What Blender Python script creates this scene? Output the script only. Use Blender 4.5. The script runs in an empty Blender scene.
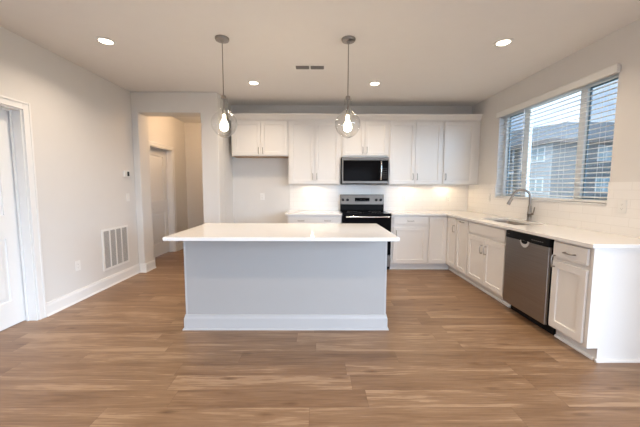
import bpy, bmesh, math, random
from mathutils import Vector, Matrix
random.seed(7)
R = math.radians
S = bpy.context.scene
COL = S.collection

# ------------------------------------------------------------------ camera
cam_d = bpy.data.cameras.new('camera'); cam = bpy.data.objects.new('camera', cam_d); COL.objects.link(cam)
cam_d.sensor_width = 36; cam_d.lens = 36*301.0/640; cam_d.clip_start = .05; cam_d.clip_end = 300
cam.matrix_world = (Matrix.Translation((0, 0, 1.3257)) @ Matrix.Rotation(R(-0.36), 4, 'Z')
                    @ Matrix.Rotation(R(90-5.0), 4, 'X') @ Matrix.Rotation(R(0.158), 4, 'Z'))
S.camera = cam

# ------------------------------------------------------------------ exposure
S.view_settings.view_transform = 'Standard'; S.view_settings.look = 'None'
S.view_settings.gamma = 1; S.view_settings.use_curve_mapping = False
S.view_settings.exposure = 0.19

# ------------------------------------------------------------------ sky
W = bpy.data.worlds.new('sky'); S.world = W; W.use_nodes = True
nt = W.node_tree; nt.nodes.clear()
def N(t, typ, **kw):
    n = t.nodes.new(typ)
    for k, v in kw.items():
        if k in n.inputs: n.inputs[k].default_value = v
        else: setattr(n, k, v)
    return n
out = N(nt, 'ShaderNodeOutputWorld'); bg = N(nt, 'ShaderNodeBackground', Strength=1.9)
tc = N(nt, 'ShaderNodeTexCoord'); mp = N(nt, 'ShaderNodeMapping'); mp.inputs['Scale'].default_value = (1.2, 1.2, 5.5)
nz = N(nt, 'ShaderNodeTexNoise', Scale=2.6, Detail=6.0, Roughness=.55)
cr = N(nt, 'ShaderNodeValToRGB'); cr.color_ramp.elements[0].position = .42; cr.color_ramp.elements[1].position = .62
cr.color_ramp.elements[0].color = (.30, .52, .90, 1); cr.color_ramp.elements[1].color = (.95, .98, 1.05, 1)
nt.links.new(tc.outputs['Generated'], mp.inputs['Vector']); nt.links.new(mp.outputs[0], nz.inputs['Vector'])
nt.links.new(nz.outputs[0], cr.inputs[0]); nt.links.new(cr.outputs[0], bg.inputs['Color']); nt.links.new(bg.outputs[0], out.inputs[0])

# ------------------------------------------------------------------ sun + daylight through the glazed doors
sd = bpy.data.lights.new('sun', 'SUN'); sd.energy = 2.2; sd.angle = R(3); sd.color = (1, .95, .88)
sun = bpy.data.objects.new('sun', sd); COL.objects.link(sun)
sun.rotation_euler = Vector((.55, .75, -.75)).to_track_quat('-Z', 'Y').to_euler()
def area(name, loc, direction, sx, sy, power, color, spread=180):
    d = bpy.data.lights.new(name, 'AREA'); d.shape = 'RECTANGLE'; d.size = sx; d.size_y = sy
    d.energy = power; d.color = color; d.spread = R(spread)
    o = bpy.data.objects.new(name, d); COL.objects.link(o); o.location = loc
    o.rotation_euler = Vector(direction).to_track_quat('-Z', 'Y').to_euler(); return o
# bright open sky behind the house and beside the patio, entering the rear and patio doors from far off
area('daylight_rear_sky', (2.5, -14, 3.9), (0, 1, 0), 18, 5.0, 2100, (.70, .83, 1))
area('daylight_patio_sky', (11, -8, 3.9), (-.75, .66, 0), 14, 5.0, 3600, (.62, .79, 1))

# ------------------------------------------------------------------ helpers
def mat(name, col, rough=.5, metal=0., spec=.5, noise=0, nscale=8., bump=0, bscale=200., coat=0., emis=None, estr=0.):
    m = bpy.data.materials.new(name); m.use_nodes = True; t = m.node_tree; b = t.nodes['Principled BSDF']
    b.inputs['Base Color'].default_value = (*col, 1); b.inputs['Roughness'].default_value = rough
    b.inputs['Metallic'].default_value = metal; b.inputs['Specular IOR Level'].default_value = spec
    b.inputs['Coat Weight'].default_value = coat
    if emis: b.inputs['Emission Color'].default_value = (*emis, 1); b.inputs['Emission Strength'].default_value = estr
    if noise or bump:
        g = N(t, 'ShaderNodeNewGeometry')
    if noise:
        n = N(t, 'ShaderNodeTexNoise', Scale=nscale, Detail=4.0); mx = N(t, 'ShaderNodeMix', data_type='RGBA')
        t.links.new(g.outputs['Position'], n.inputs['Vector']); t.links.new(n.outputs[0], mx.inputs[0])
        mx.inputs[6].default_value = (*[c*(1-noise) for c in col], 1); mx.inputs[7].default_value = (*[min(1, c*(1+noise)) for c in col], 1)
        t.links.new(mx.outputs[2], b.inputs['Base Color'])
    if bump:
        n = N(t, 'ShaderNodeTexNoise', Scale=bscale, Detail=3.0); bp = N(t, 'ShaderNodeBump', Strength=bump, Distance=.002)
        t.links.new(g.outputs['Position'], n.inputs['Vector']); t.links.new(n.outputs[0], bp.inputs['Height']); t.links.new(bp.outputs[0], b.inputs['Normal'])
    return m

M = {}
M['wall'] = mat('greige_wall_paint', (.735, .714, .682), .75, bump=.08, bscale=120, noise=.015)
M['ceil'] = mat('ceiling_paint', (.84, .82, .79), .9, bump=.25, bscale=60, noise=.015)
M['trim'] = mat('white_trim_paint', (.84, .83, .81), .35, noise=.01)
M['cab'] = mat('white_cabinet_paint', (.82, .795, .76), .38, noise=.012)
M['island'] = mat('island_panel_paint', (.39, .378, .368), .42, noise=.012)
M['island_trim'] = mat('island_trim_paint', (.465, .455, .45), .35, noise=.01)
M['quartz'] = mat('white_quartz', (.86, .845, .82), .10, noise=.02, nscale=30, spec=.5)
M['nickel'] = mat('brushed_nickel', (.34, .31, .28), .30, 1., noise=.06, nscale=60)
M['satin'] = mat('satin_silver_plastic', (.72, .70, .68), .4, .3)
M['faucet'] = mat('spot_resist_nickel', (.33, .30, .27), .32, 1.)
M['chrome'] = mat('polished_steel', (.75, .74, .72), .14, 1.)
M['black'] = mat('black_plastic', (.010, .010, .011), .35, spec=.1)
M['blackglass'] = mat('black_glass', (.006, .006, .007), .08, spec=.015)
M['plate'] = mat('white_plastic_plate', (.84, .83, .80), .35)
M['greyplate'] = mat('slot_grey', (.20, .19, .18), .6)
M['dark'] = mat('dark_void', (.05, .045, .04), .8)
M['woodunder'] = mat('maple_underside', (.50, .33, .20), .6, noise=.1)
M['slat'] = mat('blind_slat_white', (.85, .84, .81), .45)
M['vinyl'] = mat('window_vinyl', (.86, .84, .80), .4)
M['led'] = mat('led_lens', (1, .95, .85), .5, emis=(1, .86, .66), estr=14)
M['filament'] = mat('frosted_bulb', (1, .95, .85), .5, emis=(1, .84, .60), estr=30)
M['siding_w'] = mat('white_sash', (.95, .95, .95), .5)
M['concrete'] = mat('outdoor_ground', (.30, .31, .27), .9, noise=.2, nscale=2)

def steel(name, axis, ca=(.13, .115, .102, 1), cb=(.21, .188, .168, 1)):
    m = bpy.data.materials.new(name); m.use_nodes = True; t = m.node_tree; b = t.nodes['Principled BSDF']
    b.inputs['Metallic'].default_value = 1; b.inputs['Roughness'].default_value = .36
    g = N(t, 'ShaderNodeNewGeometry'); p = N(t, 'ShaderNodeMapping'); s = [260., 260., 260.]; s[axis] = 3.
    p.inputs['Scale'].default_value = s; n = N(t, 'ShaderNodeTexNoise', Scale=1.0, Detail=2.0)
    c = N(t, 'ShaderNodeValToRGB'); c.color_ramp.elements[0].color = ca; c.color_ramp.elements[1].color = cb
    t.links.new(g.outputs['Position'], p.inputs[0]); t.links.new(p.outputs[0], n.inputs['Vector'])
    t.links.new(n.outputs[0], c.inputs[0]); t.links.new(c.outputs[0], b.inputs['Base Color'])
    bp = N(t, 'ShaderNodeBump', Strength=.08, Distance=.001); t.links.new(n.outputs[0], bp.inputs['Height']); t.links.new(bp.outputs[0], b.inputs['Normal'])
    return m
M['steel_x'] = steel('brushed_stainless_horizontal', 0)
M['steel_y'] = steel('brushed_stainless_sideways', 1, (.29, .262, .24, 1), (.42, .385, .355, 1))

def glassmat(name, tint=(1, 1, 1), boost=.0, rough=.0, ior=1.45):
    m = bpy.data.materials.new(name); m.use_nodes = True; t = m.node_tree; t.nodes.clear()
    o = N(t, 'ShaderNodeOutputMaterial'); mx = N(t, 'ShaderNodeMixShader'); tr = N(t, 'ShaderNodeBsdfTransparent'); gl = N(t, 'ShaderNodeBsdfGlossy', Roughness=rough)
    tr.inputs[0].default_value = (*tint, 1)
    lw = N(t, 'ShaderNodeLayerWeight'); lw.inputs[0].default_value = .5
    f = N(t, 'ShaderNodeMath', operation='POWER'); f.inputs[1].default_value = 3.2; t.links.new(lw.outputs['Facing'], f.inputs[0])
    a = N(t, 'ShaderNodeMath', operation='ADD', use_clamp=True); a.inputs[1].default_value = .03+boost
    t.links.new(f.outputs[0], a.inputs[0]); t.links.new(a.outputs[0], mx.inputs[0]); t.links.new(tr.outputs[0], mx.inputs[1]); t.links.new(gl.outputs[0], mx.inputs[2]); t.links.new(mx.outputs[0], o.inputs[0])
    return m
M['pane'] = glassmat('window_glass', (.90, .95, .96))
M['screen'] = glassmat('screened_window_glass', (.72, .75, .78))
M['globe'] = glassmat('clear_blown_glass', (.96, .96, .95), .05, .02, 1.5)

def tiles():
    m = bpy.data.materials.new('glossy_white_subway_tile'); m.use_nodes = True; t = m.node_tree; b = t.nodes['Principled BSDF']
    g = N(t, 'ShaderNodeNewGeometry'); sp = N(t, 'ShaderNodeSeparateXYZ'); ad = N(t, 'ShaderNodeMath', operation='ADD'); cb = N(t, 'ShaderNodeCombineXYZ')
    zs = N(t, 'ShaderNodeMath', operation='SUBTRACT'); zs.inputs[1].default_value = .914
    t.links.new(g.outputs['Position'], sp.inputs[0]); t.links.new(sp.outputs[0], ad.inputs[0]); t.links.new(sp.outputs[1], ad.inputs[1])
    t.links.new(sp.outputs[2], zs.inputs[0]); t.links.new(ad.outputs[0], cb.inputs[0]); t.links.new(zs.outputs[0], cb.inputs[1])
    br = N(t, 'ShaderNodeTexBrick', Scale=1.0); br.inputs['Brick Width'].default_value = .305; br.inputs['Row Height'].default_value = .079
    br.inputs['Mortar Size'].default_value = .0016; br.inputs['Mortar Smooth'].default_value = .2
    br.inputs['Color1'].default_value = (.89, .87, .84, 1); br.inputs['Color2'].default_value = (.865, .845, .815, 1); br.inputs['Mortar'].default_value = (.76, .735, .70, 1)
    t.links.new(cb.outputs[0], br.inputs['Vector']); t.links.new(br.outputs['Color'], b.inputs['Base Color']); b.inputs['Roughness'].default_value = .16
    bp = N(t, 'ShaderNodeBump', Strength=.22, Distance=.002); bp.invert = True
    t.links.new(br.outputs['Fac'], bp.inputs['Height']); t.links.new(bp.outputs[0], b.inputs['Normal'])
    return m
M['tile'] = tiles()

def planks():
    m = bpy.data.materials.new('oak_vinyl_plank'); m.use_nodes = True; t = m.node_tree; L = t.links.new; b = t.nodes['Principled BSDF']
    g = N(t, 'ShaderNodeNewGeometry'); sp = N(t, 'ShaderNodeSeparateXYZ'); L(g.outputs['Position'], sp.inputs[0])
    def mth(op, a, bb):
        n = N(t, 'ShaderNodeMath', operation=op)
        for i, v in enumerate((a, bb)):
            if v is None: continue
            if isinstance(v, (int, float)): n.inputs[i].default_value = v
            else: L(v, n.inputs[i])
        return n.outputs[0]
    PW, PL = .1555, 1.22
    row = mth('FLOOR', mth('DIVIDE', sp.outputs[1], PW), None)
    wn = N(t, 'ShaderNodeTexWhiteNoise', noise_dimensions='1D'); L(row, wn.inputs['W'])
    xs = mth('ADD', mth('DIVIDE', sp.outputs[0], PL), mth('MULTIPLY', wn.outputs[0], 7.3)); ci = mth('FLOOR', xs, None)
    cb = N(t, 'ShaderNodeCombineXYZ'); L(row, cb.inputs[0]); L(ci, cb.inputs[1])
    w2 = N(t, 'ShaderNodeTexWhiteNoise', noise_dimensions='2D'); L(cb.outputs[0], w2.inputs['Vector'])
    # grain, shifted per plank
    off = mth('MULTIPLY', w2.outputs[0], 40.0)
    cg = N(t, 'ShaderNodeCombineXYZ'); L(mth('MULTIPLY', sp.outputs[0], 1.1), cg.inputs[0]); L(mth('ADD', mth('MULTIPLY', sp.outputs[1], 11.), off), cg.inputs[1]); L(off, cg.inputs[2])
    n1 = N(t, 'ShaderNodeTexNoise', Scale=1.0, Detail=5.0, Roughness=.6, Distortion=.7); L(cg.outputs[0], n1.inputs['Vector'])
    cf = N(t, 'ShaderNodeCombineXYZ'); L(mth('MULTIPLY', sp.outputs[0], 4.), cf.inputs[0]); L(mth('ADD', mth('MULTIPLY', sp.outputs[1], 95.), off), cf.inputs[1])
    n2 = N(t, 'ShaderNodeTexNoise', Scale=1.0, Detail=3.0, Roughness=.6); L(cf.outputs[0], n2.inputs['Vector'])
    # knots
    ck = N(t, 'ShaderNodeCombineXYZ'); L(mth('MULTIPLY', sp.outputs[0], 2.2), ck.inputs[0]); L(mth('MULTIPLY', sp.outputs[1], 7.5), ck.inputs[1])
    vk = N(t, 'ShaderNodeTexVoronoi', Scale=1.0); L(ck.outputs[0], vk.inputs['Vector'])
    kr = N(t, 'ShaderNodeMapRange'); kr.inputs['From Min'].default_value = .02; kr.inputs['From Max'].default_value = .16; kr.inputs['To Min'].default_value = .30; kr.inputs['To Max'].default_value = 0.
    L(vk.outputs['Distance'], kr.inputs[0])
    v = mth('ADD', mth('MULTIPLY', n1.outputs[0], .90), mth('MULTIPLY', n2.outputs[0], .62))
    v = mth('ADD', v, mth('MULTIPLY', w2.outputs[0], .17)); v = mth('SUBTRACT', v, kr.outputs[0])
    r = N(t, 'ShaderNodeValToRGB'); e = r.color_ramp.elements
    e[0].position = .47; e[0].color = (.118, .060, .028, 1); e[1].position = 1.15; e[1].color = (.380, .246, .145, 1)
    x = e.new(.72); x.color = (.212, .118, .060, 1); x = e.new(.93); x.color = (.285, .172, .095, 1)
    L(v, r.inputs[0])
    # seams
    fy = mth('FRACT', mth('DIVIDE', sp.outputs[1], PW), None); fx = mth('FRACT', xs, None)
    sy = mth('LESS_THAN', mth('MINIMUM', fy, mth('SUBTRACT', 1., fy)), .010); sx = mth('LESS_THAN', mth('MINIMUM', fx, mth('SUBTRACT', 1., fx)), .0013)
    se = mth('MAXIMUM', sy, sx)
    mx = N(t, 'ShaderNodeMix', data_type='RGBA'); L(mth('MULTIPLY', se, .4), mx.inputs[0]); L(r.outputs[0], mx.inputs[6]); mx.inputs[7].default_value = (.12, .065, .035, 1)
    L(mx.outputs[2], b.inputs['Base Color'])
    rr = mth('ADD', .30, mth('MULTIPLY', n2.outputs[0], .14)); L(rr, b.inputs['Roughness'])
    bp = N(t, 'ShaderNodeBump', Strength=.12, Distance=.002); L(mth('SUBTRACT', n2.outputs[0], se), bp.inputs['Height']); L(bp.outputs[0], b.inputs['Normal'])
    return m
M['floor'] = planks()

def siding(name, c1, c2, row=.16):
    m = bpy.data.materials.new(name); m.use_nodes = True; t = m.node_tree; b = t.nodes['Principled BSDF']; L = t.links.new
    g = N(t, 'ShaderNodeNewGeometry'); sp = N(t, 'ShaderNodeSeparateXYZ'); L(g.outputs['Position'], sp.inputs[0])
    d = N(t, 'ShaderNodeMath', operation='DIVIDE'); d.inputs[1].default_value = row; L(sp.outputs[2], d.inputs[0])
    f = N(t, 'ShaderNodeMath', operation='FRACT'); L(d.outputs[0], f.inputs[0])
    mx = N(t, 'ShaderNodeMix', data_type='RGBA'); c = N(t, 'ShaderNodeMath', operation='GREATER_THAN'); c.inputs[1].default_value = .88; L(f.outputs[0], c.inputs[0]); L(c.outputs[0], mx.inputs[0])
    mx.inputs[6].default_value = (*c1, 1); mx.inputs[7].default_value = (*c2, 1); L(mx.outputs[2], b.inputs['Base Color']); b.inputs['Roughness'].default_value = .7
    return m
M['siding_d'] = siding('slate_grey_siding', (.25, .258, .262), (.18, .19, .195))
M['siding_l'] = siding('pale_grey_siding', (.50, .52, .53), (.38, .40, .42))
M['siding_b'] = siding('brown_grey_siding', (.26, .22, .20), (.18, .15, .14))
M['shingle'] = mat('grey_shingle_roof', (.24, .255, .27), .9, noise=.2, nscale=3)
M['winglass'] = mat('far_window_glass', (.40, .50, .52), .3)

class MB:
    def __init__(s): s.bm = bmesh.new()
    def box(s, x0, x1, y0, y1, z0, z1):
        x0, x1 = sorted((x0, x1)); y0, y1 = sorted((y0, y1)); z0, z1 = sorted((z0, z1))
        v = [s.bm.verts.new(p) for p in ((x0, y0, z0), (x1, y0, z0), (x1, y1, z0), (x0, y1, z0), (x0, y0, z1), (x1, y0, z1), (x1, y1, z1), (x0, y1, z1))]
        for f in ((0, 3, 2, 1), (4, 5, 6, 7), (0, 1, 5, 4), (1, 2, 6, 5), (2, 3, 7, 6), (3, 0, 4, 7)): s.bm.faces.new([v[i] for i in f])
        return s
    def lathe(s, prof, c=(0, 0, 0), n=32, axis='z', closed=False):
        rings = []
        for r, h in prof:
            ring = []
            for k in range(n):
                a = 2*math.pi*k/n; p = (r*math.cos(a), r*math.sin(a), h)
                if axis == 'y': p = (p[0], p[2], p[1])
                if axis == 'x': p = (p[2], p[0], p[1])
                ring.append(s.bm.verts.new((p[0]+c[0], p[1]+c[1], p[2]+c[2])))
            rings.append(ring)
        for a, b in zip(rings, rings[1:]):
            for k in range(n): s.bm.faces.new((a[k], a[(k+1) % n], b[(k+1) % n], b[k]))
        if not closed:
            for rg in (rings[0], rings[-1]): s.bm.faces.new(rg)
        return s
    def tube(s, pts, r, n=10):
        pts = [Vector(p) for p in pts]; rr = r if isinstance(r, (list, tuple)) else [r]*len(pts); rings = []; up = None
        for i, p in enumerate(pts):
            d = (pts[min(i+1, len(pts)-1)]-pts[max(i-1, 0)]).normalized()
            if up is None: up = Vector((0, 0, 1)) if abs(d.z) < .9 else Vector((1, 0, 0))
            u = d.cross(up).normalized(); w = u.cross(d).normalized(); up = w
            rings.append([s.bm.verts.new(p+(u*math.cos(2*math.pi*k/n)+w*math.sin(2*math.pi*k/n))*rr[i]) for k in range(n)])
        for a, b in zip(rings, rings[1:]):
            for k in range(n): s.bm.faces.new((a[k], a[(k+1) % n], b[(k+1) % n], b[k]))
        s.bm.faces.new(rings[0]); s.bm.faces.new(rings[-1]); return s
    def prism(s, poly, axis, a, b):      # poly in the two other axes, extruded a..b along axis
        def P(u, v, w): return {'x': (w, u, v), 'y': (u, w, v), 'z': (u, v, w)}[axis]
        A = [s.bm.verts.new(P(u, v, a)) for u, v in poly]; B = [s.bm.verts.new(P(u, v, b)) for u, v in poly]
        n = len(poly); s.bm.faces.new(A); s.bm.faces.new(B)
        for i in range(n): s.bm.faces.new((A[i], A[(i+1) % n], B[(i+1) % n], B[i]))
        return s
    def panel(s, x0, x1, y, z0, z1, m=.057, d=.011, th=.02, bev=.003):   # shaker panel, front at y facing -y, recess d
        def ring(a, yy): return [s.bm.verts.new(p) for p in ((x0+a, yy, z0+a), (x1-a, yy, z0+a), (x1-a, yy, z1-a), (x0+a, yy, z1-a))]
        r = [ring(0, y+th), ring(0, y), ring(m, y), ring(m+bev, y+d)]
        for a, b in zip(r, r[1:]):
            for k in range(4): s.bm.faces.new((a[k], a[(k+1) % 4], b[(k+1) % 4], b[k]))
        s.bm.faces.new(r[0]); s.bm.faces.new(r[-1]); return s
    def build(s, name, m, parent=None, bevel=0, smooth=False, loc=None):
        bmesh.ops.recalc_face_normals(s.bm, faces=s.bm.faces)
        me = bpy.data.meshes.new(name); s.bm.to_mesh(me); s.bm.free(); me.materials.append(M[m] if isinstance(m, str) else m)
        if smooth:
            for p in me.polygons: p.use_smooth = True
            try: me.set_sharp_from_angle(angle=R(40))
            except Exception: pass
        o = bpy.data.objects.new(name, me); COL.objects.link(o)
        if parent: o.parent = parent
        if loc: o.location = loc
        if bevel:
            b = o.modifiers.new('bevel', 'BEVEL'); b.width = bevel; b.segments = 2; b.limit_method = 'ANGLE'; b.angle_limit = R(50)
        return o
def each(mb, name, m, parent=None, **kw):      # one part per loose piece
    bm = mb.bm; left = set(bm.verts); outp = []
    while left:
        st0 = [left.pop()]; comp = set(st0)
        while st0:
            v = st0.pop()
            for e in v.link_edges:
                o = e.other_vert(v)
                if o not in comp: comp.add(o); left.discard(o); st0.append(o)
        n = MB(); mp_ = {v: n.bm.verts.new(v.co) for v in comp}
        for f in {f for v in comp for f in v.link_faces}: n.bm.faces.new([mp_[v] for v in f.verts])
        outp.append(n.build(name, m, parent, **kw))
    bm.free(); return outp
def tag(o, label=None, cat=None, group=None, kind=None):
    for k, v in (('label', label), ('category', cat), ('group', group), ('kind', kind)):
        if v: o[k] = v
    return o
def thing(name, label, cat, loc=(0, 0, 0), rz=0, group=None, kind=None):
    o = bpy.data.objects.new(name, None); COL.objects.link(o); o.location = loc; o.rotation_euler = (0, 0, rz); o.empty_display_size = .1
    return tag(o, label, cat, group, kind)
def st(o): o['kind'] = 'structure'; return o
def copy_tree(o, parent=None):
    c = o.copy(); COL.objects.link(c)
    if parent: c.parent = parent
    for ch in o.children: copy_tree(ch, c)
    return c

# ------------------------------------------------------------------ room
XL, XR, YB, ZC = -2.782, 2.658, 5.323, 2.724
YO, YO2 = 4.60, 4.87            # partition with the hall opening
XO0, XO1, ZO = -2.684, -1.758, 2.424
XA = -1.50                      # side wall of the fridge alcove
XH, YH = -2.93, 6.75            # hall
YR = -3.2
st(MB().box(-3.3, XR+.16, YR-.1, 7.0, -.12, 0).build('floor', 'floor'))
st(MB().box(-3.3, XR+.16, YR-.1, 7.0, ZC, ZC+.15).build('ceiling', 'ceil'))
# left wall with the door opening
DY0, DY1, DZ = 2.10, 2.912, 2.045
b = MB(); b.box(XL-.16, XL, YR, DY0, 0, ZC).box(XL-.16, XL, DY1, YO2, 0, ZC).box(XL-.16, XL, DY0, DY1, DZ, ZC)
st(b.build('wall_left', 'wall'))
b = MB(); b.prism([(XL, 0), (XO0, 0), (XO0, ZO), (XO1, ZO), (XO1, 0), (XA, 0), (XA, ZC), (XL, ZC)], 'y', YO, YO2)
st(b.build('wall_partition', 'wall', bevel=.012))
st(MB().box(XA-.12, XA, YO2, YB+.15, 0, ZC).build('wall_alcove', 'wall'))
st(MB().box(XA, XR+.16, YB, YB+.15, 0, ZC).build('wall_back', 'wall'))
HY0, HY1 = 5.32, 6.11
b = MB(); b.box(XH-.16, XH, YO2, HY0, 0, ZC).box(XH-.16, XH, HY1, 6.9, 0, ZC).box(XH-.16, XH, HY0, HY1, DZ, ZC)
st(b.build('wall_hall_left', 'wall'))
st(MB().box(XH, -1.62, YH, YH+.15, 0, ZC).build('wall_hall_back', 'wall'))
st(MB().box(-1.62, XA-.12, 5.48, YH+.15, 0, ZC).build('wall_hall_right', 'wall'))
WY0, WY1, WZ0, WZ1 = 2.745, 4.50, 1.165, 2.40
PY0, PY1, PZ = -2.4, 1.25, 2.15
b = MB()
b.box(XR, XR+.16, YR, PY0, 0, ZC).box(XR, XR+.16, PY0, PY1, PZ, ZC).box(XR, XR+.16, PY1, WY0, 0, ZC)
b.box(XR, XR+.16, WY1, YB+.15, 0, ZC).box(XR, XR+.16, WY0, WY1, 0, WZ0).box(XR, XR+.16, WY0, WY1, WZ1, ZC)
st(b.build('wall_right', 'wall'))
b = MB(); b.box(XL, -.55, YR-.1, YR, 0, ZC).box(-.55, 2.35, YR-.1, YR, PZ, ZC).box(2.35, XR, YR-.1, YR, 0, ZC)
st(b.build('wall_rear', 'wall'))

# baseboards: board + shoe mould, profile helper
def base_y(mb, x, y0, y1, sgn):      # board on a wall running along y; sgn = into the room
    mb.prism([(x, 0), (x+sgn*.028, 0), (x+sgn*.026, .010), (x+sgn*.016, .020), (x+sgn*.015, .105), (x+sgn*.011, .118), (x+sgn*.008, .135), (x, .138)], 'y', y0, y1)
def base_x(mb, y, x0, x1, sgn):
    mb.prism([(y, 0), (y+sgn*.028, 0), (y+sgn*.026, .010), (y+sgn*.016, .020), (y+sgn*.015, .105), (y+sgn*.011, .118), (y+sgn*.008, .135), (y, .138)], 'x', x0, x1)
b = MB(); base_y(b, XL, 2.986, YO, 1); base_y(b, XL, YR, DY0-.085, 1); st(b.build('baseboard_left', 'trim'))
b = MB(); base_x(b, YO, XL+.03, XO0+.028, -1); base_x(b, YO, XO1-.028, XA+.028, -1); base_y(b, XO0, YO, YO2, 1); base_y(b, XO1, YO, YO2, -1); st(b.build('baseboard_partition', 'trim'))
b = MB(); base_x(b, YB, XA+.03, -.53, -1); base_y(b, XA, YO, YB, 1); st(b.build('baseboard_back', 'trim'))
b = MB(); base_y(b, XH, YO2, HY0-.08, 1); base_y(b, XH, HY1+.08, YH, 1); base_x(b, YH, XH+.03, -1.62, -1); st(b.build('baseboard_hall', 'trim'))
b = MB(); base_y(b, XR, PY1+.09, 2.14, -1); base_y(b, XR, YR, PY0-.09, -1); st(b.build('baseboard_right', 'trim'))

# ------------------------------------------------------------------ doors (in walls running along y, seen from +x)
def door(name, x, y0, y1, ztop, label, knob_near, rec=.108, leafmat='trim'):
    t = tag(bpy.data.objects.new(name, None), kind='structure'); COL.objects.link(t); t.location = (x, (y0+y1)/2, 0)
    t['label'] = label; t['category'] = 'door'
    cy = (y0+y1)/2; a, c = y0-cy, y1-cy
    w = .072
    f = MB()
    for (u0, u1, v0, v1) in ((a-w, a, 0, ztop+w), (c, c+w, 0, ztop+w), (a, c, ztop, ztop+w)):
        f.box(.0, .016, u0, u1, v0, v1)
    # raised outer edge of the casing
    f.box(.016, .022, a-w, a-w+.02, 0, ztop+w).box(.016, .022, c+w-.02, c+w, 0, ztop+w).box(.016, .022, a-w+.02, c+w-.02, ztop+w-.02, ztop+w)
    f.build('casing', 'trim', t, bevel=.003)
    j = MB(); j.box(-.158, 0, a, a+.016, 0, ztop).box(-.158, 0, c-.016, c, 0, ztop).box(-.158, 0, a+.016, c-.016, ztop-.016, ztop)
    j.box(-.095, -.075, a+.016, a+.028, 0, ztop-.016).box(-.095, -.075, c-.028, c-.016, 0, ztop-.016).box(-.095, -.075, a+.028, c-.028, ztop-.028, ztop-.016)
    j.build('jamb', 'trim', t, bevel=.002)
    # two-panel leaf, built facing +x
    L0, L1 = a+.019, c-.019; z0, z1 = .012, ztop-.019; X = -rec
    l = MB(); l.box(X-.038, X-.016, L0, L1, z0, z1)
    st_ = .115
    ly = [L0, L0+st_, L1-st_, L1]; lz = [z0, .245, .845, 1.06, z1-.12, z1]
    l.box(X-.016, X, ly[0], ly[1], z0, z1).box(X-.016, X, ly[2], ly[3], z0, z1)
    l.box(X-.016, X, ly[1], ly[2], lz[0], lz[1]).box(X-.016, X, ly[1], ly[2], lz[2], lz[3]).box(X-.016, X, ly[1], ly[2], lz[4], lz[5])
    for k in (1, 3):    # raised field with sloping edges in each panel
        u0, u1, v0, v1 = ly[1]+.012, ly[2]-.012, lz[k]+.012, lz[k+1]-.012; s_ = .035
        q = [l.bm.verts.new(p) for p in ((X-.016, u0, v0), (X-.016, u1, v0), (X-.016, u1, v1), (X-.016, u0, v1), (X-.003, u0+s_, v0+s_), (X-.003, u1-s_, v0+s_), (X-.003, u1-s_, v1-s_), (X-.003, u0+s_, v1-s_))]
        for i in range(4): l.bm.faces.new((q[i], q[(i+1) % 4], q[4+(i+1) % 4], q[4+i]))
        l.bm.faces.new(q[4:])
    leaf = l.build('door_leaf', leafmat, t)
    ky = (L0+.065) if knob_near else (L1-.065)
    k = MB(); k.lathe([(.03, 0), (.03, .006), (.012, .01), (.011, .035), (.022, .042), (.027, .055), (.022, .068), (.008, .072)], (X, ky, .92), 20, 'x')
    k.build('knob', 'nickel', leaf, smooth=True)
    return t
door('door_1', XL, DY0, DY1, DZ, 'white two-panel interior door at the left edge of the room', True)
door('door_2', XH, HY0, HY1, DZ, 'white two-panel door inside the dim hall', True)

# ------------------------------------------------------------------ window and blinds
w = tag(bpy.data.objects.new('window_1', None), kind='structure'); COL.objects.link(w); w.location = (XR, (WY0+WY1)/2, WZ0)
w['label'] = 'white three-lite sliding window over the sink'; w['category'] = 'window'
cy = (WY0+WY1)/2; hw = (WY1-WY0)/2; hh = WZ1-WZ0
XF = .085
f = MB(); f.box(XF, .155, -hw, -hw+.045, 0, hh).box(XF, .155, hw-.045, hw, 0, hh).box(XF, .155, -hw+.045, hw-.045, 0, .045).box(XF, .155, -hw+.045, hw-.045, hh-.045, hh)
m1, m2 = 4.045-cy, 3.20-cy
f.box(.098, .14, m1-.05, m1+.05, .045, hh-.045).box(.098, .14, m2-.04, m2+.04, .045, hh-.045)
f.build('window_frame', 'vinyl', w, bevel=.003)
p = MB().box(.118, .122, m2+.04, m1-.05, .045, hh-.045).build('window_pane', 'pane', w)
p = MB().box(.118, .122, m1+.05, hw-.045, .045, hh-.045).build('window_pane', 'pane', w)
p = MB().box(.118, .122, -hw+.045, m2-.04, .045, hh-.045).build('window_pane', 'pane', w)
# insect screens on the two sliding sashes
fr = mat('screen_frame_grey', (.20, .27, .32), .5); M['scr'] = fr
for (a, c) in ((m1+.05, hw-.045), (-hw+.045, m2-.04)):
    s = MB(); s.box(.126, .136, a, a+.018, .047, hh-.047).box(.126, .136, c-.018, c, .047, hh-.047).box(.126, .136, a+.018, c-.018, .047, .065).box(.126, .136, a+.018, c-.018, hh-.065, hh-.047)
    so = s.build('screen_frame', 'scr', w)
    MB().box(.130, .131, a+.018, c-.018, .065, hh-.065).build('insect_screen', 'screen', so)
MB().box(-.018, XF, -hw+.003, hw-.003, 0.0, .016).build('window_sill', 'trim', w, bevel=.003)

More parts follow.
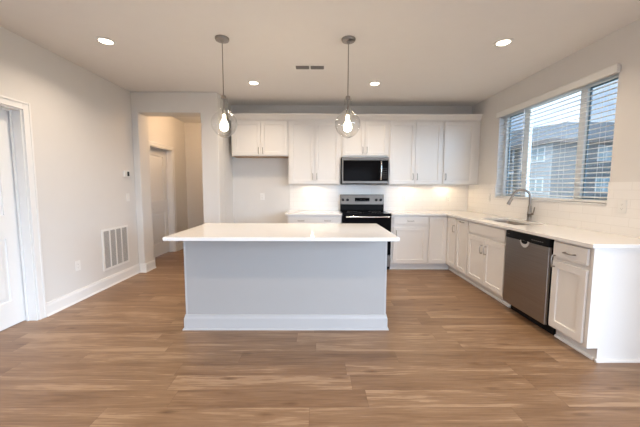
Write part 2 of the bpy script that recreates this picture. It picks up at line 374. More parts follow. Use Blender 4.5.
bl = thing('window_blinds', 'white horizontal slat blinds hanging open over the kitchen window', 'blinds', (XR+.032, cy, WZ0+.016))
ztop = 2.345-(WZ0+.016)
v = MB(); v.box(-.072, -.060, -hw-.02, hw+.02, ztop-.005, ztop+.062)
v.box(-.060, -.036, -hw-.02, -hw-.006, ztop-.005, ztop+.062).box(-.060, -.036, hw+.006, hw+.02, ztop-.005, ztop+.062)
v.box(-.074, -.058, -hw-.022, hw+.022, ztop+.062, ztop+.070)
v.build('valance', 'slat', bl, bevel=.003)
MB().box(-.025, .025, -hw+.008, hw-.008, ztop+.0, ztop+.05).build('headrail', 'slat', bl, bevel=.002)
sl = MB(); ns = 24; pitch = (ztop-.03)/ns
for i in range(ns):
    z = .035+pitch*i+.02; tl = -.0040
    sl.prism([(-.0245, z+tl), (-.010, z+.004+tl*.4), (.010, z+.004-tl*.4), (.0245, z-tl), (.0245, z-tl-.0022), (.010, z+.0018-tl*.4), (-.010, z+.0018+tl*.4), (-.0245, z+tl-.0022)], 'y', -hw+.008, hw-.008)
    # prism along y takes (x, z) pairs
sl.build('slats', 'slat', bl)
MB().box(-.026, .026, -hw+.008, hw-.008, .006, .026).build('bottom_rail', 'slat', bl, bevel=.003)
c = MB()
for yy in (-hw+.14, -hw+.60, 0.15, hw-.5, hw-.12):
    for xx in (-.026, .026): c.tube([(xx, yy, .02), (xx, yy, ztop+.02)], .0011, 5)
each(c, 'ladder_cord', 'slat', bl)
MB().tube([(-.034, m1-.085, .35), (-.034, m1-.083, ztop)], .004, 8).build('tilt_wand', 'vinyl', bl)

# sliding doors behind the camera (frames in the two glazed openings)
for (nm, horiz, c0, c1, at) in (('door_3', False, PY0, PY1, XR+.08), ('door_4', True, -.55, 2.35, YR-.05)):
    t = tag(bpy.data.objects.new(nm, None), kind='structure'); COL.objects.link(t)
    f = MB(); mid = (c0+c1)/2
    for (u0, u1, v0, v1) in ((c0, c0+.06, 0, PZ), (c1-.06, c1, 0, PZ), (mid-.04, mid+.04, .06, PZ-.06), (c0+.06, c1-.06, 0, .06), (c0+.06, c1-.06, PZ-.06, PZ)):
        if horiz: f.box(u0, u1, at-.03, at+.03, v0, v1)
        else: f.box(at-.03, at+.03, u0, u1, v0, v1)
    f.build('door_frame', 'vinyl', t)

# ------------------------------------------------------------------ kitchen cabinets
YF = 4.705          # back run door faces
XFc = 2.039         # right run door faces
UF = 4.996          # upper door faces
def pull(parent, x, y, z, vertical=True, L=.096):
    p = MB(); n = 9; pts = []
    for i in range(n):
        u = -1+2*i/(n-1); o = .024+.008*(1-u*u)
        pts.append((x, y-o, z+u*L/2*1.12) if vertical else (x+u*L/2*1.12, y-o, z))
    p.tube(pts, [.0035]+[.0050]*(n-2)+[.0035], 8)
    for s_ in (-1, 1):
        q = (x, y, z+s_*L/2) if vertical else (x+s_*L/2, y, z)
        p.tube([q, (q[0], y-.027, q[2])], [.0062, .0048], 8)
    return p.build('handle', 'nickel', parent, smooth=True)
def cabinet(name, label, loc, rz, width, z0, z1, depth, fronts, toe=True, under=None, group=None, cat='cabinet', body_x=None, hollow=False):
    """local frame: x right along the face, y into the cabinet, door face at y=0"""
    t = thing(name, label, cat, loc, rz, group)
    bx0, bx1 = body_x or (0, width)
    if toe and hollow:
        MB().box(bx0, bx0+.018, .021, depth, z0, z1).box(bx1-.018, bx1, .021, depth, z0, z1).box(bx0+.018, bx1-.018, .021, depth, z0, z0+.018).box(bx0+.018, bx1-.018, depth-.018, depth, z0+.018, z1).box(bx0+.018, bx1-.018, .021, .040, z0+.018, z1).build('carcass', 'cab', t)
    elif toe: MB().box(bx0, bx1, .021, depth, z0, z1).build('carcass', 'cab', t, bevel=.001)
    else:
        r_ = MB(); r_.prism([(.021, z0), (.040, z0), (.040, z0+.022), (depth, z0+.022), (depth, z1), (.021, z1)], 'x', bx0, bx1)
        r_.box(bx0, bx0+.016, .0405, depth, z0, z0+.0215).box(bx1-.016, bx1, .0405, depth, z0, z0+.0215); r_.build('carcass', 'cab', t)
    if toe:
        k = MB(); k.box(bx0, bx1, .095, .11, 0, z0)
        k.prism([(.095, 0), (.095, .02), (.085, .018), (.080, .010), (.079, 0)], 'x', bx0, bx1)
        k.build('toe_kick', 'trim', t)
    if under == 'woodunder': MB().box(bx0+.001, bx1-.001, .024, depth-.002, z0-.004, z0-.0002).build('underside', under, t)
    elif under: MB().box(bx0+.017, bx1-.017, .041, depth-.002, z0+.019, z0+.0218).build('underside', under, t)
    for fr_ in fronts:
        kind, a, b_, c_, d_ = fr_[:5]; hs = fr_[5] if len(fr_) > 5 else []
        if kind == 'door': o = MB().panel(a, b_, 0, c_, d_).build('door', 'cab', t, bevel=.0015)
        elif kind == 'drawer': o = MB().panel(a, b_, 0, c_, d_, m=.012, d=-.0015, bev=.003).build('drawer_front', 'cab', t, bevel=.0015)
        for (hx, hz, vert) in hs: pull(o, hx, 0, hz, vert)
    return t
ZB, ZT = .105, .884
# back run, left of range
cabinet('base_cabinet', 'white base cabinet left of the range with two pulls on its wide drawer', (-.485, YF, 0), 0, .858, ZB, ZT, .612,
        [('drawer', .012, .846, .745, .865, [(.217, .80, False), (.635, .80, False)]), ('door', .012, .427, .125, .70, [(.385, .60, True)]), ('door', .431, .846, .125, .70, [(.473, .60, True)])])
# right of range
cabinet('base_cabinet', 'white base cabinet right of the range with one drawer over one door', (1.158, YF, 0), 0, .590, ZB, ZT, .612,
        [('drawer', .03, .566, .745, .865, [(.298, .80, False)]), ('door', .03, .566, .125, .70, [(.075, .60, True)])])
# corner cabinet with L-shaped body
t = thing('corner_cabinet', 'white corner base cabinet with folding doors meeting in the inside corner', 'cabinet', (XFc, YF, 0))
Yc1 = 4.40-YF; X0 = 1.749-XFc
MB().prism([(X0, .021), (.021, .021), (.021, Yc1), (.612, Yc1), (.612, .612), (X0, .612)], 'z', ZB, ZT).build('carcass', 'cab', t)
k = MB(); k.box(X0, .095, .095, .11, 0, ZB).box(.095, .11, Yc1, .095, 0, ZB)
k.prism([(.095, 0), (.095, .02), (.085, .018), (.080, .010), (.079, 0)], 'x', X0, .09).prism([(.095, 0), (.095, .02), (.085, .018), (.080, .010), (.079, 0)], 'y', Yc1, .09)
k.build('toe_kick', 'trim', t)
MB().panel(X0+.012, -.003, 0, .125, .865).build('door', 'cab', t, bevel=.0015)
rt = Matrix.Rotation(R(-90), 4, 'Z')
d = MB().panel(.003, -Yc1-.012, 0, .125, .865); bmesh.ops.transform(d.bm, matrix=rt, verts=d.bm.verts)
d = d.build('door', 'cab', t, bevel=.0015)
h = pull(d, 0, 0, 0, True); h.rotation_euler = (0, 0, R(-90)); h.location = (0, -.255, .712)
# right run: local x runs from far to near
def right_cab(y_far, width, *a, **kw): return cabinet(a[0], a[1], (XFc, y_far, 0), R(-90), width, ZB, ZT, .612, *a[2:], **kw)
right_cab(4.399, .354, 'base_cabinet', 'narrow white base cabinet with one tall door and a horizontal pull, beside the corner',
          [('door', .012, .342, .125, .865, [(.185, .838, False)])])
right_cab(4.044, .824, 'sink_base_cabinet', 'wide white sink base cabinet with two doors under a false drawer front',
          [('drawer', .012, .812, .735, .865, []), ('door', .012, .410, .125, .70, [(.368, .562, True)]), ('door', .414, .812, .125, .70, [(.456, .562, True)])], hollow=True)
right_cab(2.580, .376, 'base_cabinet', 'white end base cabinet with one drawer over one door, between dishwasher and end panel',
          [('drawer', .022, .352, .735, .865, [(.20, .795, False)]), ('door', .022, .352, .125, .70, [(.046, .70-.0, True)])])
e = MB(); e.prism([(XFc+.012, .105), (XR-.002, .105), (XR-.002, .884), (XFc+.012, .884)], 'y', 2.186, 2.203).prism([(XFc+.095, 0), (XR-.002, 0), (XR-.002, .105), (XFc+.095, .105)], 'y', 2.186, 2.203)
e.prism([(2.186, 0), (2.170, 0), (2.171, .012), (2.178, .020), (2.186, .022)], 'x', XFc+.08, XR-.03)
tag(e.build('end_panel', 'cab'), 'flat white end panel closing the cabinet run nearest the camera at right', 'panel')

# uppers
ZU0, ZU1, ZF = 1.372, 2.42, 1.832
dU = YB-UF-.002
cabinet('wall_cabinet', 'short white two-door wall cabinet over the empty fridge alcove', (-1.418, UF, 0), 0, .928, ZF, ZU1, dU,
        [('door', .028, .476, ZF+.012, 2.392, [(.443, 1.915, True)]), ('door', .481, .918, ZF+.012, 2.392, [(.514, 1.915, True)])], toe=False, under='woodunder')
cabinet('wall_cabinet', 'tall white two-door wall cabinet left of the microwave', (-.489, UF, 0), 0, .860, ZU0, ZU1, dU,
        [('door', .028, .430, ZU0+.012, 2.392, [(.400, 1.50, True)]), ('door', .435, .838, ZU0+.012, 2.392, [(.466, 1.50, True)])], toe=False, under='cab')
cabinet('wall_cabinet', 'short white two-door wall cabinet directly above the microwave', (.372, UF, 0), 0, .784, 1.818, ZU1, dU,
        [('door', .022, .388, 1.842, 2.392, [(.357, 1.93, True)]), ('door', .393, .764, 1.842, 2.392, [(.424, 1.93, True)])], toe=False)
cabinet('wall_cabinet', 'tall white two-door wall cabinet right of the microwave', (1.157, UF, 0), 0, .890, ZU0, ZU1, dU,
        [('door', .018, .436, ZU0+.012, 2.392, [(.404, 1.50, True)]), ('door', .441, .872, ZU0+.012, 2.392, [(.474, 1.50, True)])], toe=False, under='cab')
cabinet('wall_cabinet', 'tall white single-door wall cabinet in the corner beside the window wall', (2.048, UF, 0), 0, .606, ZU0, ZU1, dU,
        [('door', .020, .510, ZU0+.012, 2.392, [(.052, 1.50, True)])], toe=False, under='cab')
cr_ = MB(); yf = UF+.021
cr_.prism([(yf, 2.405), (yf-.012, 2.405), (yf-.014, 2.425), (yf-.022, 2.440), (yf-.040, 2.470), (yf-.048, 2.484), (yf-.056, 2.488), (yf-.056, 2.508), (yf+.02, 2.508), (yf+.02, 2.4205), (yf, 2.4205)], 'x', -1.45, XR-.002)
st(cr_.build('trim_crown', 'cab'))

# under-cabinet puck lights
def puck(x, y, label, power=2.2):
    t = thing('puck_light', label, 'light', (x, y, ZU0+.0188), 0, 'puck lights under the wall cabinets')
    MB().lathe([(.034, 0), (.034, -.012), (.028, -.014)], n=24).build('housing', 'plate', t, smooth=True)
    MB().lathe([(.026, -.0142), (.026, -.0155)], n=24).build('lens', 'led', t)
    l = bpy.data.lights.new('puck_glow', 'SPOT'); l.energy = power; l.color = (1, .74, .46); l.spot_size = R(176); l.spot_blend = .35; l.shadow_soft_size = .02
    o = bpy.data.objects.new('puck_glow', l); COL.objects.link(o); o.parent = t; o.location = (0, 0, -.019)
puck(-.10, 5.13, 'small round puck light under the wall cabinet left of the microwave', 4)
puck(1.58, 5.13, 'small round puck light under the two-door wall cabinet right of the microwave', 4)
puck(2.20, 5.13, 'small round puck light under the single-door corner wall cabinet', 4)

# ------------------------------------------------------------------ countertops, backsplash
tag(MB().box(-.515, .378, YF-.026, YB-.002, .884, .914).build('countertop', 'quartz', bevel=.004), 'short white quartz countertop left of the range', 'countertop')
SX0, SX1, SY0, SY1 = 2.185, 2.545, 3.30, 4.002
bm = MB(); xs = [XFc-.026, SX0, SX1, XR-.001]; ys = [2.160, SY0, SY1, YF-.026, YB-.001]
def l_slab(b, z0, z1):
    polys = [(1.150, xs[0], ys[3], ys[4])]
    b.prism([(1.155, ys[3]), (xs[0], ys[3]), (xs[0], ys[2]), (xs[3], ys[2]), (xs[3], ys[4]), (1.155, ys[4])], 'z', z0, z1)
gx = sorted([1.155]+xs); gy = ys; V = {}
def gv(i, j, z):
    k = (i, j, z)
    if k not in V: V[k] = bm.bm.verts.new((gx[i], gy[j], z))
    return V[k]
cells = {(i, j) for i in range(4) for j in range(4) if (i >= 1 or j == 3)}; cells.discard((2, 1))
for (i, j) in cells:
    for z in (.884, .914): bm.bm.faces.new([gv(i, j, z), gv(i+1, j, z), gv(i+1, j+1, z), gv(i, j+1, z)])
    for (di, dj, e0, e1) in ((-1, 0, (i, j), (i, j+1)), (1, 0, (i+1, j), (i+1, j+1)), (0, -1, (i, j), (i+1, j)), (0, 1, (i, j+1), (i+1, j+1))):
        if (i+di, j+dj) not in cells: bm.bm.faces.new([gv(*e0, .884), gv(*e1, .884), gv(*e1, .914), gv(*e0, .914)])
bmesh.ops.dissolve_limit(bm.bm, angle_limit=R(1), verts=bm.bm.verts, edges=bm.bm.edges)
tag(bm.build('countertop', 'quartz', bevel=.004), 'long L-shaped white quartz countertop running under the window, cut out for the sink', 'countertop')
b = MB(); b.box(-.50, XR-.009, YB-.008, YB-.0005, .9145, ZU0-.001); tag(b.build('tile_backsplash', 'tile'), 'glossy white tile backsplash on the wall behind the range', 'backsplash')
b = MB(); b.box(XR-.0085, XR-.0005, 2.20, WY0, .9145, 1.378).box(XR-.0085, XR-.0005, WY1, YB, .9145, 1.371).box(XR-.0085, XR-.0005, WY0, WY1, .9145, WZ0-.001)
b.box(XR-.0085, XR-.0005, WY1+.0, UF-.03, 1.371, 1.378)
tag(b.build('tile_backsplash', 'tile'), 'glossy white tile backsplash on the window wall above the sink', 'backsplash')

# sink
t = thing('kitchen_sink', 'stainless steel undermount sink set into the countertop below the window', 'sink', ((SX0+SX1)/2, (SY0+SY1)/2, .884))
b = MB(); hx, hy = (SX1-SX0)/2, (SY1-SY0)/2
def rrect(b, ax, ay, z, r=.05, n=5):
    ring = []
    for (sx, sy, a0) in ((1, 1, 0), (-1, 1, 90), (-1, -1, 180), (1, -1, 270)):
        for i in range(n+1):
            a = R(a0+90*i/n); ring.append(b.bm.verts.new((sx*(ax-r)+r*math.cos(a), sy*(ay-r)+r*math.sin(a), z)))
    return ring
rg = [rrect(b, hx+.02, hy+.02, -.0005), rrect(b, hx-.004, hy-.004, -.0005), rrect(b, hx-.008, hy-.008, -.015), rrect(b, hx-.016, hy-.016, -.17), rrect(b, hx-.05, hy-.05, -.195), rrect(b, .06, .06, -.20)]
for a_, c_ in zip(rg, rg[1:]):
    n = len(a_)
    for k in range(n): b.bm.faces.new((a_[k], a_[(k+1) % n], c_[(k+1) % n], c_[k]))
b.bm.faces.new(rg[-1]); b.build('basin', 'steel_y', t, smooth=True)
MB().lathe([(.042, -.199), (.042, -.196), (.030, -.196), (.028, -.199)], n=24).build('drain', 'chrome', t, smooth=True)

# faucet
FX, FY = 2.590, 3.66
t = thing('kitchen_faucet', 'tall brushed nickel pull-down faucet arching over the sink', 'faucet', (FX, FY, .914))
MB().lathe([(.031, 0), (.031, .006), (.027, .012), (.024, .03), (.0235, .075), (.026, .08), (.026, .11), (.0225, .12), (.0205, .17), (.017, .19), (.012, .20)], n=24).build('body', 'faucet', t, smooth=True)
tip = Vector((2.385-FX, 3.765-FY, 0)); L_ = tip.length*.80; dr = tip.normalized(); rad = L_/2; zt = .30
pts = [(0, 0, .195), (0, 0, .24), (0, 0, zt)]
for i in range(1, 15):
    a = math.pi*i/15*1.02; pts.append((dr.x*(rad-rad*math.cos(a)), dr.y*(rad-rad*math.cos(a)), zt+rad*.92*math.sin(a)))
ex, ez = dr*(L_+.012), zt-.035; pts.append((ex.x*.985, ex.y*.985, ez+.02))
MB().tube(pts, .0138, 12).build('spout', 'faucet', t, smooth=True)
p0 = Vector((ex.x*.985, ex.y*.985, ez+.02)); p1 = p0+Vector((dr.x*.035, dr.y*.035, -.085))
MB().tube([p0, p0.lerp(p1, .15), p0.lerp(p1, .7), p1], [.0150, .0180, .0200, .0210], 14).build('spray_head', 'faucet', t, smooth=True)
hb = Vector((.0, -.02, .095)); h = MB(); h.tube([hb, hb+Vector((0, -.035, .0))], .0135, 12).tube([hb+Vector((0, -.035, .002)), hb+Vector((-.0, -.05, .03)), hb+Vector((0, -.062, .085))], [.0075, .0062, .0055], 10)
h.build('lever_handle', 'faucet', t, smooth=True)

# ------------------------------------------------------------------ dishwasher
t = thing('dishwasher', 'stainless steel dishwasher with black control strip under the counter', 'dishwasher', (XFc, 3.205, 0), R(-90))
MB().box(.006, .608, .022, .58, .10, .876).build('tub', 'black', t)
d = MB().box(.004, .610, -.010, .021, .100, .800)
d = d.build('door', 'steel_y', t, bevel=.004)
cp = MB().prism([(-.014, .802), (-.012, .872), (.021, .876), (.021, .802)], 'x', .004, .610).build('control_panel', 'black', t, bevel=.003)
hp = MB(); n = 12
ring = []
pts = [(.235+.115*i/n*2/2, -.0165, .797-.050*math.sin(math.pi*i/n)**.6) for i in range(n+1)]
hp.prism([(.235, .806)]+[(.235+.13*i/n, .800-.058*math.sin(math.pi*i/n)**.55) for i in range(n+1)]+[(.365, .806)], 'y', -.0165, -.010)
hp = hp.build('handle_scoop', 'satin', d, bevel=.002)
hk = MB(); hk.prism([(.255, .806)]+[(.255+.09*i/n, .798-.022*math.sin(math.pi*i/n)**.55) for i in range(n+1)]+[(.345, .806)], 'y', -.0175, -.0166)
hk.build('handle_recess', 'black', hp)
bt = MB()
for i in range(6): bt.box(.395+.026*i, .412+.026*i, -.0150, -.0125, .832, .838)
each(bt, 'button', 'greyplate', cp)
MB().box(.035, .065, -.0150, -.0125, .838, .843).build('badge', 'greyplate', cp)
MB().box(.006, .608, .085, .10, 0, .098).build('toe_kick', 'black', t)

# ------------------------------------------------------------------ range
RX0, RX1 = .388, 1.146
t = thing('electric_range', 'freestanding electric range with black glass top and stainless control panel', 'stove', ((RX0+RX1)/2, YF, 0)); hw_ = (RX1-RX0)/2
MB().box(-hw_, hw_, .0, .60, .03, .905).build('body', 'black', t, bevel=.002)
ct = MB().box(-hw_-.0, hw_+.0, -.035, .545, .905, .919).build('cooktop', 'blackglass', t, bevel=.004)
bu = MB()
for (x, y, r) in ((-.19, .12, .115), (.19, .12, .085), (-.19, .38, .08), (.19, .38, .10)): bu.lathe([(r, .9191), (r, .9195), (r-.004, .9195), (r-.004, .9191)], (x, y, 0), 36, closed=True)
each(bu, 'burner_ring', 'greyplate', ct)
od = MB().box(-hw_+.003, hw_-.003, -.045, -.002, .265, .895).build('oven_door', 'blackglass', t, bevel=.005)
hd = MB(); hd.tube([(-.335, -.090, .868), (.335, -.090, .868)], .0135, 12)
for s_ in (-1, 1): hd.tube([(s_*.31, -.045, .868), (s_*.31, -.088, .868)], .009, 10)
hd.build('handle', 'chrome', od, smooth=True)
MB().box(-hw_+.003, hw_-.003, -.040, -.002, .075, .255).build('storage_drawer', 'steel_x', t, bevel=.004)
MB().prism([(.545, .905), (.535, .935), (.53, 1.03), (.61, 1.03), (.61, .905)], 'x', -hw_, hw_-.0).build('back_riser', 'black', t, bevel=.002)
bgd = MB().prism([(.525, 1.028), (.545, 1.195), (.555, 1.20), (.61, 1.20), (.61, 1.028)], 'x', -hw_, hw_).build('backguard', 'steel_x', t, bevel=.003)
def on_bg(z): return .525+(.02)*(z-1.028)/.167
MB().box(-.127, .127, on_bg(1.11)-.006, on_bg(1.11)+.012, 1.082, 1.142).build('display', 'blackglass', bgd)
dg = MB()
for i in range(4): dg.box(-.045+.024*i, -.031+.024*i, on_bg(1.12)-.0085, on_bg(1.12)-.006, 1.115, 1.117)
for i in range(7): dg.box(-.11+.033*i, -.094+.033*i, on_bg(1.09)-.0085, on_bg(1.09)-.004, 1.092, 1.094)
for x in (-.335, -.255, .245, .325):
    k = MB().lathe([(.024, -.002), (.024, .006), (.019, .008), (.017, .026), (.012, .028)], (0, 0, 0), 20, 'y')
    k.box(-.0035, .0035, .026, .031, -.016, .016)
    bmesh.ops.scale(k.bm, vec=(1, -1, 1), verts=k.bm.verts); k.build('knob', 'black', bgd, smooth=True, loc=(x, on_bg(1.108), 1.108))
ft = MB()
for (x, y) in ((-.34, .05), (.34, .05), (-.34, .55), (.34, .55)): ft.lathe([(.018, 0), (.018, .03)], (x, y, 0), 12)
each(ft, 'foot', 'black', t)
each(dg, 'display_mark', 'greyplate', bgd)

# ------------------------------------------------------------------ microwave
t = thing('microwave', 'stainless over-the-range microwave with black glass door', 'microwave', (.765, 4.925, 1.376)); hw_ = .380
MB().box(-hw_, hw_, .022, .396, .012, .438).build('body', 'black', t)
fc = MB(); fc.box(-hw_, hw_, 0, .022, .386, .436).box(-hw_, hw_, 0, .022, .012, .052).box(-hw_, -hw_+.022, 0, .022, .052, .386).box(hw_-.008, hw_, 0, .022, .052, .386)
fc.build('face_frame', 'steel_x', t, bevel=.002)
dd = MB().box(-hw_+.0225, .228, -.004, .020, .053, .385).build('door_glass', 'blackglass', t, bevel=.002)
kp = MB().box(.2285, hw_-.009, -.002, .020, .053, .385).build('control_panel', 'blackglass', t, bevel=.001)
hd = MB(); pts = []
for i in range(11):
    u = -1+2*i/10; pts.append((.250, -.030-.022*(1-u*u), .219+u*.150))
hd.tube(pts, .0115, 12).tube([(.250, -.004, .09), (.250, -.036, .09)], .008, 8).tube([(.250, -.004, .348), (.250, -.036, .348)], .008, 8)
hd.build('handle', 'chrome', t, smooth=True)
MB().box(-hw_+.01, hw_-.01, .03, .39, 0, .012).build('vent_base', 'black', t)
kb = MB()
for r_ in range(6):
    for c_ in range(3): kb.box(.285+.026*c_, .301+.026*c_, -.0032, -.002, .10+.03*r_, .104+.03*r_)
each(kb, 'key', 'greyplate', kp)

# ------------------------------------------------------------------ island
IX0, IX1, IY0, IY1 = -1.226, .632, 2.722, 3.375
t = thing('kitchen_island', 'white panelled kitchen island in the middle of the floor', 'island', ((IX0+IX1)/2, (IY0+IY1)/2, 0)); ax, ay = (IX1-IX0)/2, (IY1-IY0)/2
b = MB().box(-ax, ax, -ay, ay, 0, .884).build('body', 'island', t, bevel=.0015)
b = MB()
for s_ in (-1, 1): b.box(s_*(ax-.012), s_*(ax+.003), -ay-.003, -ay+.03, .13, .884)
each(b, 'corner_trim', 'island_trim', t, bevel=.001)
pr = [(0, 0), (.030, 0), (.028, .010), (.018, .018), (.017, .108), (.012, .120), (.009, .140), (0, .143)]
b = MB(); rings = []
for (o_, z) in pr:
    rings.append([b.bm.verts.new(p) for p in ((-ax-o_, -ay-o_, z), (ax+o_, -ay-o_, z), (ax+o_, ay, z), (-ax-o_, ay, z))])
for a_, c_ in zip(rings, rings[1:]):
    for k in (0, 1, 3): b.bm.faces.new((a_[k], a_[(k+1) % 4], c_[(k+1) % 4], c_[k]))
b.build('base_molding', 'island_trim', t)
# doors on the range side
for k in range(4):
    a_ = -ax+.01+k*(2*ax-.02)/4; c_ = a_+(2*ax-.02)/4-.006
    d = MB().panel(a_, c_, 0, .125, .865); bmesh.ops.transform(d.bm, matrix=Matrix.Translation((0, ay+.0205, 0)) @ Matrix.Rotation(R(180), 4, 'Z'), verts=d.bm.verts)
    d.build('door', 'cab', t)
tag(MB().box(-1.268, .670, 2.434, 3.412, .8845, .9145).build('island_countertop', 'quartz', bevel=.004), 'white quartz countertop overhanging the island', 'countertop')

# ------------------------------------------------------------------ pendants
def pendant(x, label):
    y = 2.98
    t = thing('pendant_lamp', label, 'lamp', (x, y, ZC), 0, 'glass pendants over the island')
    MB().lathe([(.003, 0), (.066, 0), (.066, -.012), (.060, -.022), (.020, -.026), (.012, -.040), (.003, -.040)], n=32).build('canopy', 'nickel', t, smooth=True)
    MB().lathe([(.0045, -.035), (.0045, -.535)], n=10).build('rod', 'nickel', t, smooth=True)
    z0 = -.545   # top of the glass neck
    MB().lathe([(.004, z0+.022), (.020, z0+.018), (.024, z0+.004), (.024, z0-.012), (.010, z0-.014), (.010, z0-.110), (.019, z0-.115), (.019, z0-.155), (.014, z0-.16)], n=24).build('socket', 'nickel', t, smooth=True)
    prof = [(.038, z0), (.036, z0-.03), (.036, z0-.085), (.039, z0-.108), (.047, z0-.128), (.068, z0-.148), (.096, z0-.172), (.115, z0-.202), (.123, z0-.237), (.119, z0-.272), (.104, z0-.307), (.080, z0-.338), (.050, z0-.361), (.022, z0-.373), (.0015, z0-.377)]
    # smooth the profile
    P = []
    for i in range(len(prof)-1):
        p_ = [prof[max(i-1, 0)], prof[i], prof[i+1], prof[min(i+2, len(prof)-1)]]
        for k in range(3):
            u = k/3; P.append(tuple(.5*((2*p_[1][c])+(-p_[0][c]+p_[2][c])*u+(2*p_[0][c]-5*p_[1][c]+4*p_[2][c]-p_[3][c])*u*u+(-p_[0][c]+3*p_[1][c]-3*p_[2][c]+p_[3][c])*u**3) for c in (0, 1)))
    P.append(prof[-1])
    g = MB().lathe(P, n=48, closed=True); so = g.build('glass_shade', 'globe', t, smooth=True)
    zb = z0-.16
    MB().lathe([(.013, zb), (.014, zb-.015), (.015, zb-.050), (.022, zb-.070), (.035, zb-.088), (.041, zb-.110), (.038, zb-.132), (.027, zb-.148), (.009, zb-.156)], n=24).build('light_bulb', 'filament', t, smooth=True)
    l = bpy.data.lights.new('bulb_glow', 'POINT'); l.energy = 3; l.color = (1, .78, .52); l.shadow_soft_size = .035
    o = bpy.data.objects.new('bulb_glow', l); COL.objects.link(o); o.parent = t; o.location = (0, 0, zb-.165)
pendant(-.910, 'clear glass globe pendant over the left end of the island')
pendant(.284, 'clear glass globe pendant over the right part of the island')

# ------------------------------------------------------------------ recessed ceiling lights
def can(x, y, label, power=9):
    t = thing('recessed_light', label, 'ceiling light', (x, y, ZC), 0, 'recessed ceiling lights')
    MB().lathe([(.058, -.0005), (.085, -.0005), (.085, -.004), (.078, -.009), (.062, -.010), (.058, -.006)], n=36, closed=True).build('trim_ring', 'plate', t, smooth=True)
    MB().lathe([(.0575, -.001), (.0575, -.005)], n=36).build('lens', 'led', t)
    l = bpy.data.lights.new('can_glow', 'AREA'); l.shape = 'DISK'; l.size = .11; l.energy = power; l.color = (1, .80, .60); l.spread = R(140)
    o = bpy.data.objects.new('can_glow', l); COL.objects.link(o); o.parent = t; o.location = (0, 0, -.012)
can(-2.047, 3.045, 'recessed ceiling light at front left, beyond the white door')
can(1.783, 3.025, 'recessed ceiling light at front right, near the window')
can(-.870, 4.193, 'recessed ceiling light in front of the short cabinet over the fridge alcove')
can(.760, 4.195, 'recessed ceiling light in front of the microwave')
for x in (-2.0, -.15, 1.75): can(x, 1.12, 'recessed ceiling light behind the camera')
for x in (-1.5, 1.5): can(x, -1.7, 'recessed ceiling light at the rear of the room')
# hall lamp
t = thing('hall_ceiling_light', 'flush warm ceiling light inside the hall', 'ceiling light', (-2.06, 5.62, ZC))
MB().lathe([(.12, 0), (.12, -.02), (.09, -.025)], n=32).build('base', 'nickel', t, smooth=True)
MB().lathe([(.085, -.026), (.08, -.05), (.05, -.066), (.01, -.07)], n=32).build('diffuser', 'led', t, smooth=True)
l = bpy.data.lights.new('hall_glow', 'POINT'); l.energy = 21; l.color = (1, .66, .38); l.shadow_soft_size = .08
o = bpy.data.objects.new('hall_glow', l); COL.objects.link(o); o.parent = t; o.location = (0, 0, -.16)

# ceiling register
t = thing('ceiling_vent', 'small white supply vent in the ceiling between the pendants', 'vent', (-.10, 3.655, ZC))
b = MB(); b.box(-.19, .19, -.075, -.050, -.006, 0).box(-.19, .19, .050, .075, -.006, 0).box(-.19, -.165, -.05, .05, -.006, 0).box(.165, .19, -.05, .05, -.006, 0).box(-.008, .008, -.05, .05, -.006, 0)
b.build('frame', 'plate', t, bevel=.001)
b = MB()
for i in range(7):
    y = -.040+i*.0135
    for (a_, c_) in ((-.164, -.009), (.009, .164)): b.prism([(y, -.001), (y+.002, -.001), (y+.007, -.007), (y+.005, -.007)], 'x', a_, c_)
b.build('louvres', 'greyplate', t)
MB().box(-.164, .164, -.05, .05, -.0009, -.0003).build('duct', 'dark', t)

# ------------------------------------------------------------------ return grille, thermostat, switches, outlets
t = thing('return_air_grille', 'large white return-air grille low on the left wall', 'vent', (XL, 4.105, .50))
gy, gz = .262, .272
b = MB(); b.box(0, .012, -gy, -gy+.025, -gz, gz).box(0, .012, gy-.025, gy, -gz, gz).box(0, .012, -gy+.025, gy-.025, -gz, -gz+.028).box(0, .012, -gy+.025, gy-.025, gz-.028, gz)
iw = 2*(gy-.025)
for k in (1, 2, 3): y = -gy+.025+iw*k/4; b.box(.0, .011, y-.009, y+.009, -gz+.028, gz-.028)
b.build('frame', 'plate', t, bevel=.001)
b = MB(); nl = 30
for k in range(4):
    a_ = -gy+.025+iw*k/4+(.009 if k else 0); c_ = -gy+.025+iw*(k+1)/4-(.009 if k < 3 else 0)
    for i in range(nl):
        z = -gz+.032+(2*gz-.064)*i/nl; b.prism([(.001, z+.012), (.002, z+.0135), (.010, z+.004), (.009, z+.0025)], 'y', a_, c_)
lv = mat('grille_grey_fins', (.50, .49, .48), .5); M['fin'] = lv
b.build('louvres', 'fin', t)
MB().box(.0003, .0009, -gy+.02, gy-.02, -gz+.02, gz-.02).build('duct', 'greyplate', t)

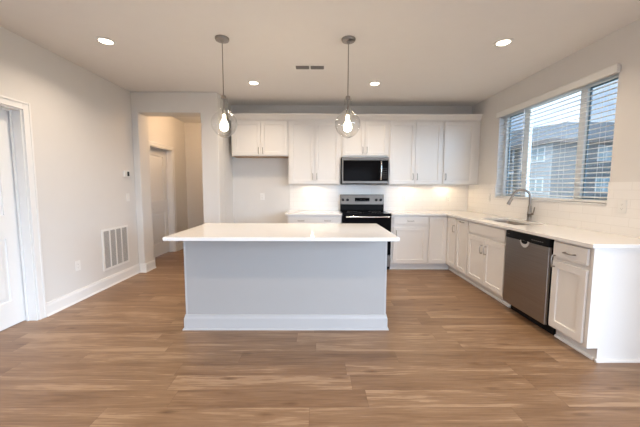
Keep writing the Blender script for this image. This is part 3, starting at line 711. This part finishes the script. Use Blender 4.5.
t = thing('thermostat', 'white wall thermostat with dark screen near the hall opening', 'thermostat', (XL, 4.40, 1.51))
MB().box(0, .022, -.055, .060, -.045, .045).build('housing', 'plate', t, bevel=.004)
MB().box(.022, .0235, .004, .050, -.033, .033).build('screen', 'black', t)
def outlet(label, loc, rz, switch=False, wd=.072, group=None):
    """local: plate in x-z, facing -y"""
    t = thing('light_switch' if switch else 'wall_outlet', label, 'switch' if switch else 'outlet', loc, rz, group)
    MB().box(-wd/2, wd/2, -.006, 0, -.058, .058).build('cover_plate', 'plate', t, bevel=.002)
    if switch:
        MB().box(-.016, .016, -.009, -.006, -.033, .033).build('rocker', 'plate', t, bevel=.001)
    else:
        r = MB().box(-.017, .017, -.0075, -.006, -.034, .034).build('receptacle', 'plate', t, bevel=.001)
        s_ = MB()
        for z in (-.018, .018): s_.box(-.008, -.006, -.0078, -.0074, z-.004, z+.005).box(.006, .008, -.0078, -.0074, z-.004, z+.005).box(-.002, .002, -.0078, -.0074, z-.011, z-.007)
        each(s_, 'slot', 'greyplate', r)
    return t
outlet('white light switch below the thermostat', (XL, 4.42, 1.17), R(90), True)
outlet('white outlet low on the left wall beside the return grille', (XL, 3.436, .413), R(90))
outlet('white outlet on the bare wall of the fridge alcove', (-.985, YB, 1.155), 0)
outlet('white outlet on the tile left of the range', (-.185, YB-.008, 1.16), 0)
outlet('white outlet on the tile just right of the range', (1.53, YB-.008, 1.15), 0)
outlet('white outlet on the tile near the back right corner', (2.30, YB-.008, 1.12), 0)
outlet('white outlet on the window wall tile left of the window', (XR-.008, 4.65, 1.17), R(-90))
outlet('white outlet on the tile right of the window', (XR-.008, 2.60, 1.165), R(-90))

# ------------------------------------------------------------------ outside
st(MB().box(XR+.3, 70, -30, 80, -.6, -.4).build('ground_outside', 'concrete'))
t = thing('apartment_building', 'grey two-storey apartment building seen through the blinds', 'building', (21.6, 28, -.4))
MB().box(0, 20, 0, 16, 0, 6.05).build('slate_wing', 'siding_d', t)
MB().box(-.12, 0.0, -.0, 4.6, 0, 6.05).build('pale_wing', 'siding_l', t)
MB().box(-9, 0, 6.2, 16, 0, 6.05).build('brown_wing', 'siding_b', t)
b = MB()
b.box(-.9, 21, -.6, 0, 5.80, 6.15).box(-.9, -.12, 0, 6, 5.80, 6.15).box(-10, -.9, 5.4, 6.2, 5.8, 6.15); b.build('eaves', 'siding_b', t)
r = MB(); q = [r.bm.verts.new(p) for p in ((-.9, -.6, 6.15), (21, -.6, 6.15), (21, 17, 6.15), (-10, 17, 6.15), (-10, 5.4, 6.15), (-.9, 5.4, 6.15), (5.6, 5.5, 8.9), (14.5, 5.5, 8.9), (3.2, 10.5, 8.9), (-6, 10.5, 8.4))]
for f_ in ((0, 1, 7, 6), (1, 2, 7), (2, 3, 9, 8, 7), (7, 8, 6), (3, 4, 9), (4, 5, 8, 9), (5, 0, 6, 8)):
    r.bm.faces.new([q[i] for i in f_])
r.build('roof', 'shingle', t)
def far_win(x, y, z, w_, h_, face):
    f = MB(); g = MB()
    def bx(m_, a0, a1, c0, c1, d):
        if face == 'y': m_.box(x+a0, x+a1, y-d, y, z+c0, z+c1)
        else: m_.box(x-d, x, y+a0, y+a1, z+c0, z+c1)
    k = .10
    for (a0, a1, c0, c1) in ((0, k, 0, h_), (w_-k, w_, 0, h_), (w_/2-.08, w_/2+.08, 0, h_), (k, w_-k, 0, k), (k, w_-k, h_-k, h_), (k, w_-k, h_/2-.04, h_/2+.04)): bx(f, a0, a1, c0, c1, .06)
    o = f.build('window', 'siding_w', t); bx(g, k, w_-k, k, h_-k, .02); g.build('pane', 'winglass', o)
for z in (1.25, 4.20):
    for x in (4.15, 10.5): far_win(x, 0, z, 1.6, 1.45, 'y')
    far_win(-.12, .75, z, 1.9, 1.45, 'x')
bal = MB()
for z in (3.15,): bal.box(-2.6, -.3, 4.9, 6.2, z, z+.28)
for x in (-2.55, -.45): bal.box(x, x+.14, 4.95, 5.1, 0, 5.8)
bal.build('balcony', 'siding_w', t)
rl = MB()
for i in range(18): rl.box(-2.5+i*.12, -2.47+i*.12, 4.95, 4.98, 3.43, 4.4)
rl.box(-2.5, -.4, 4.94, 4.99, 4.4, 4.46); rl.build('balcony_railing', 'siding_b', t)
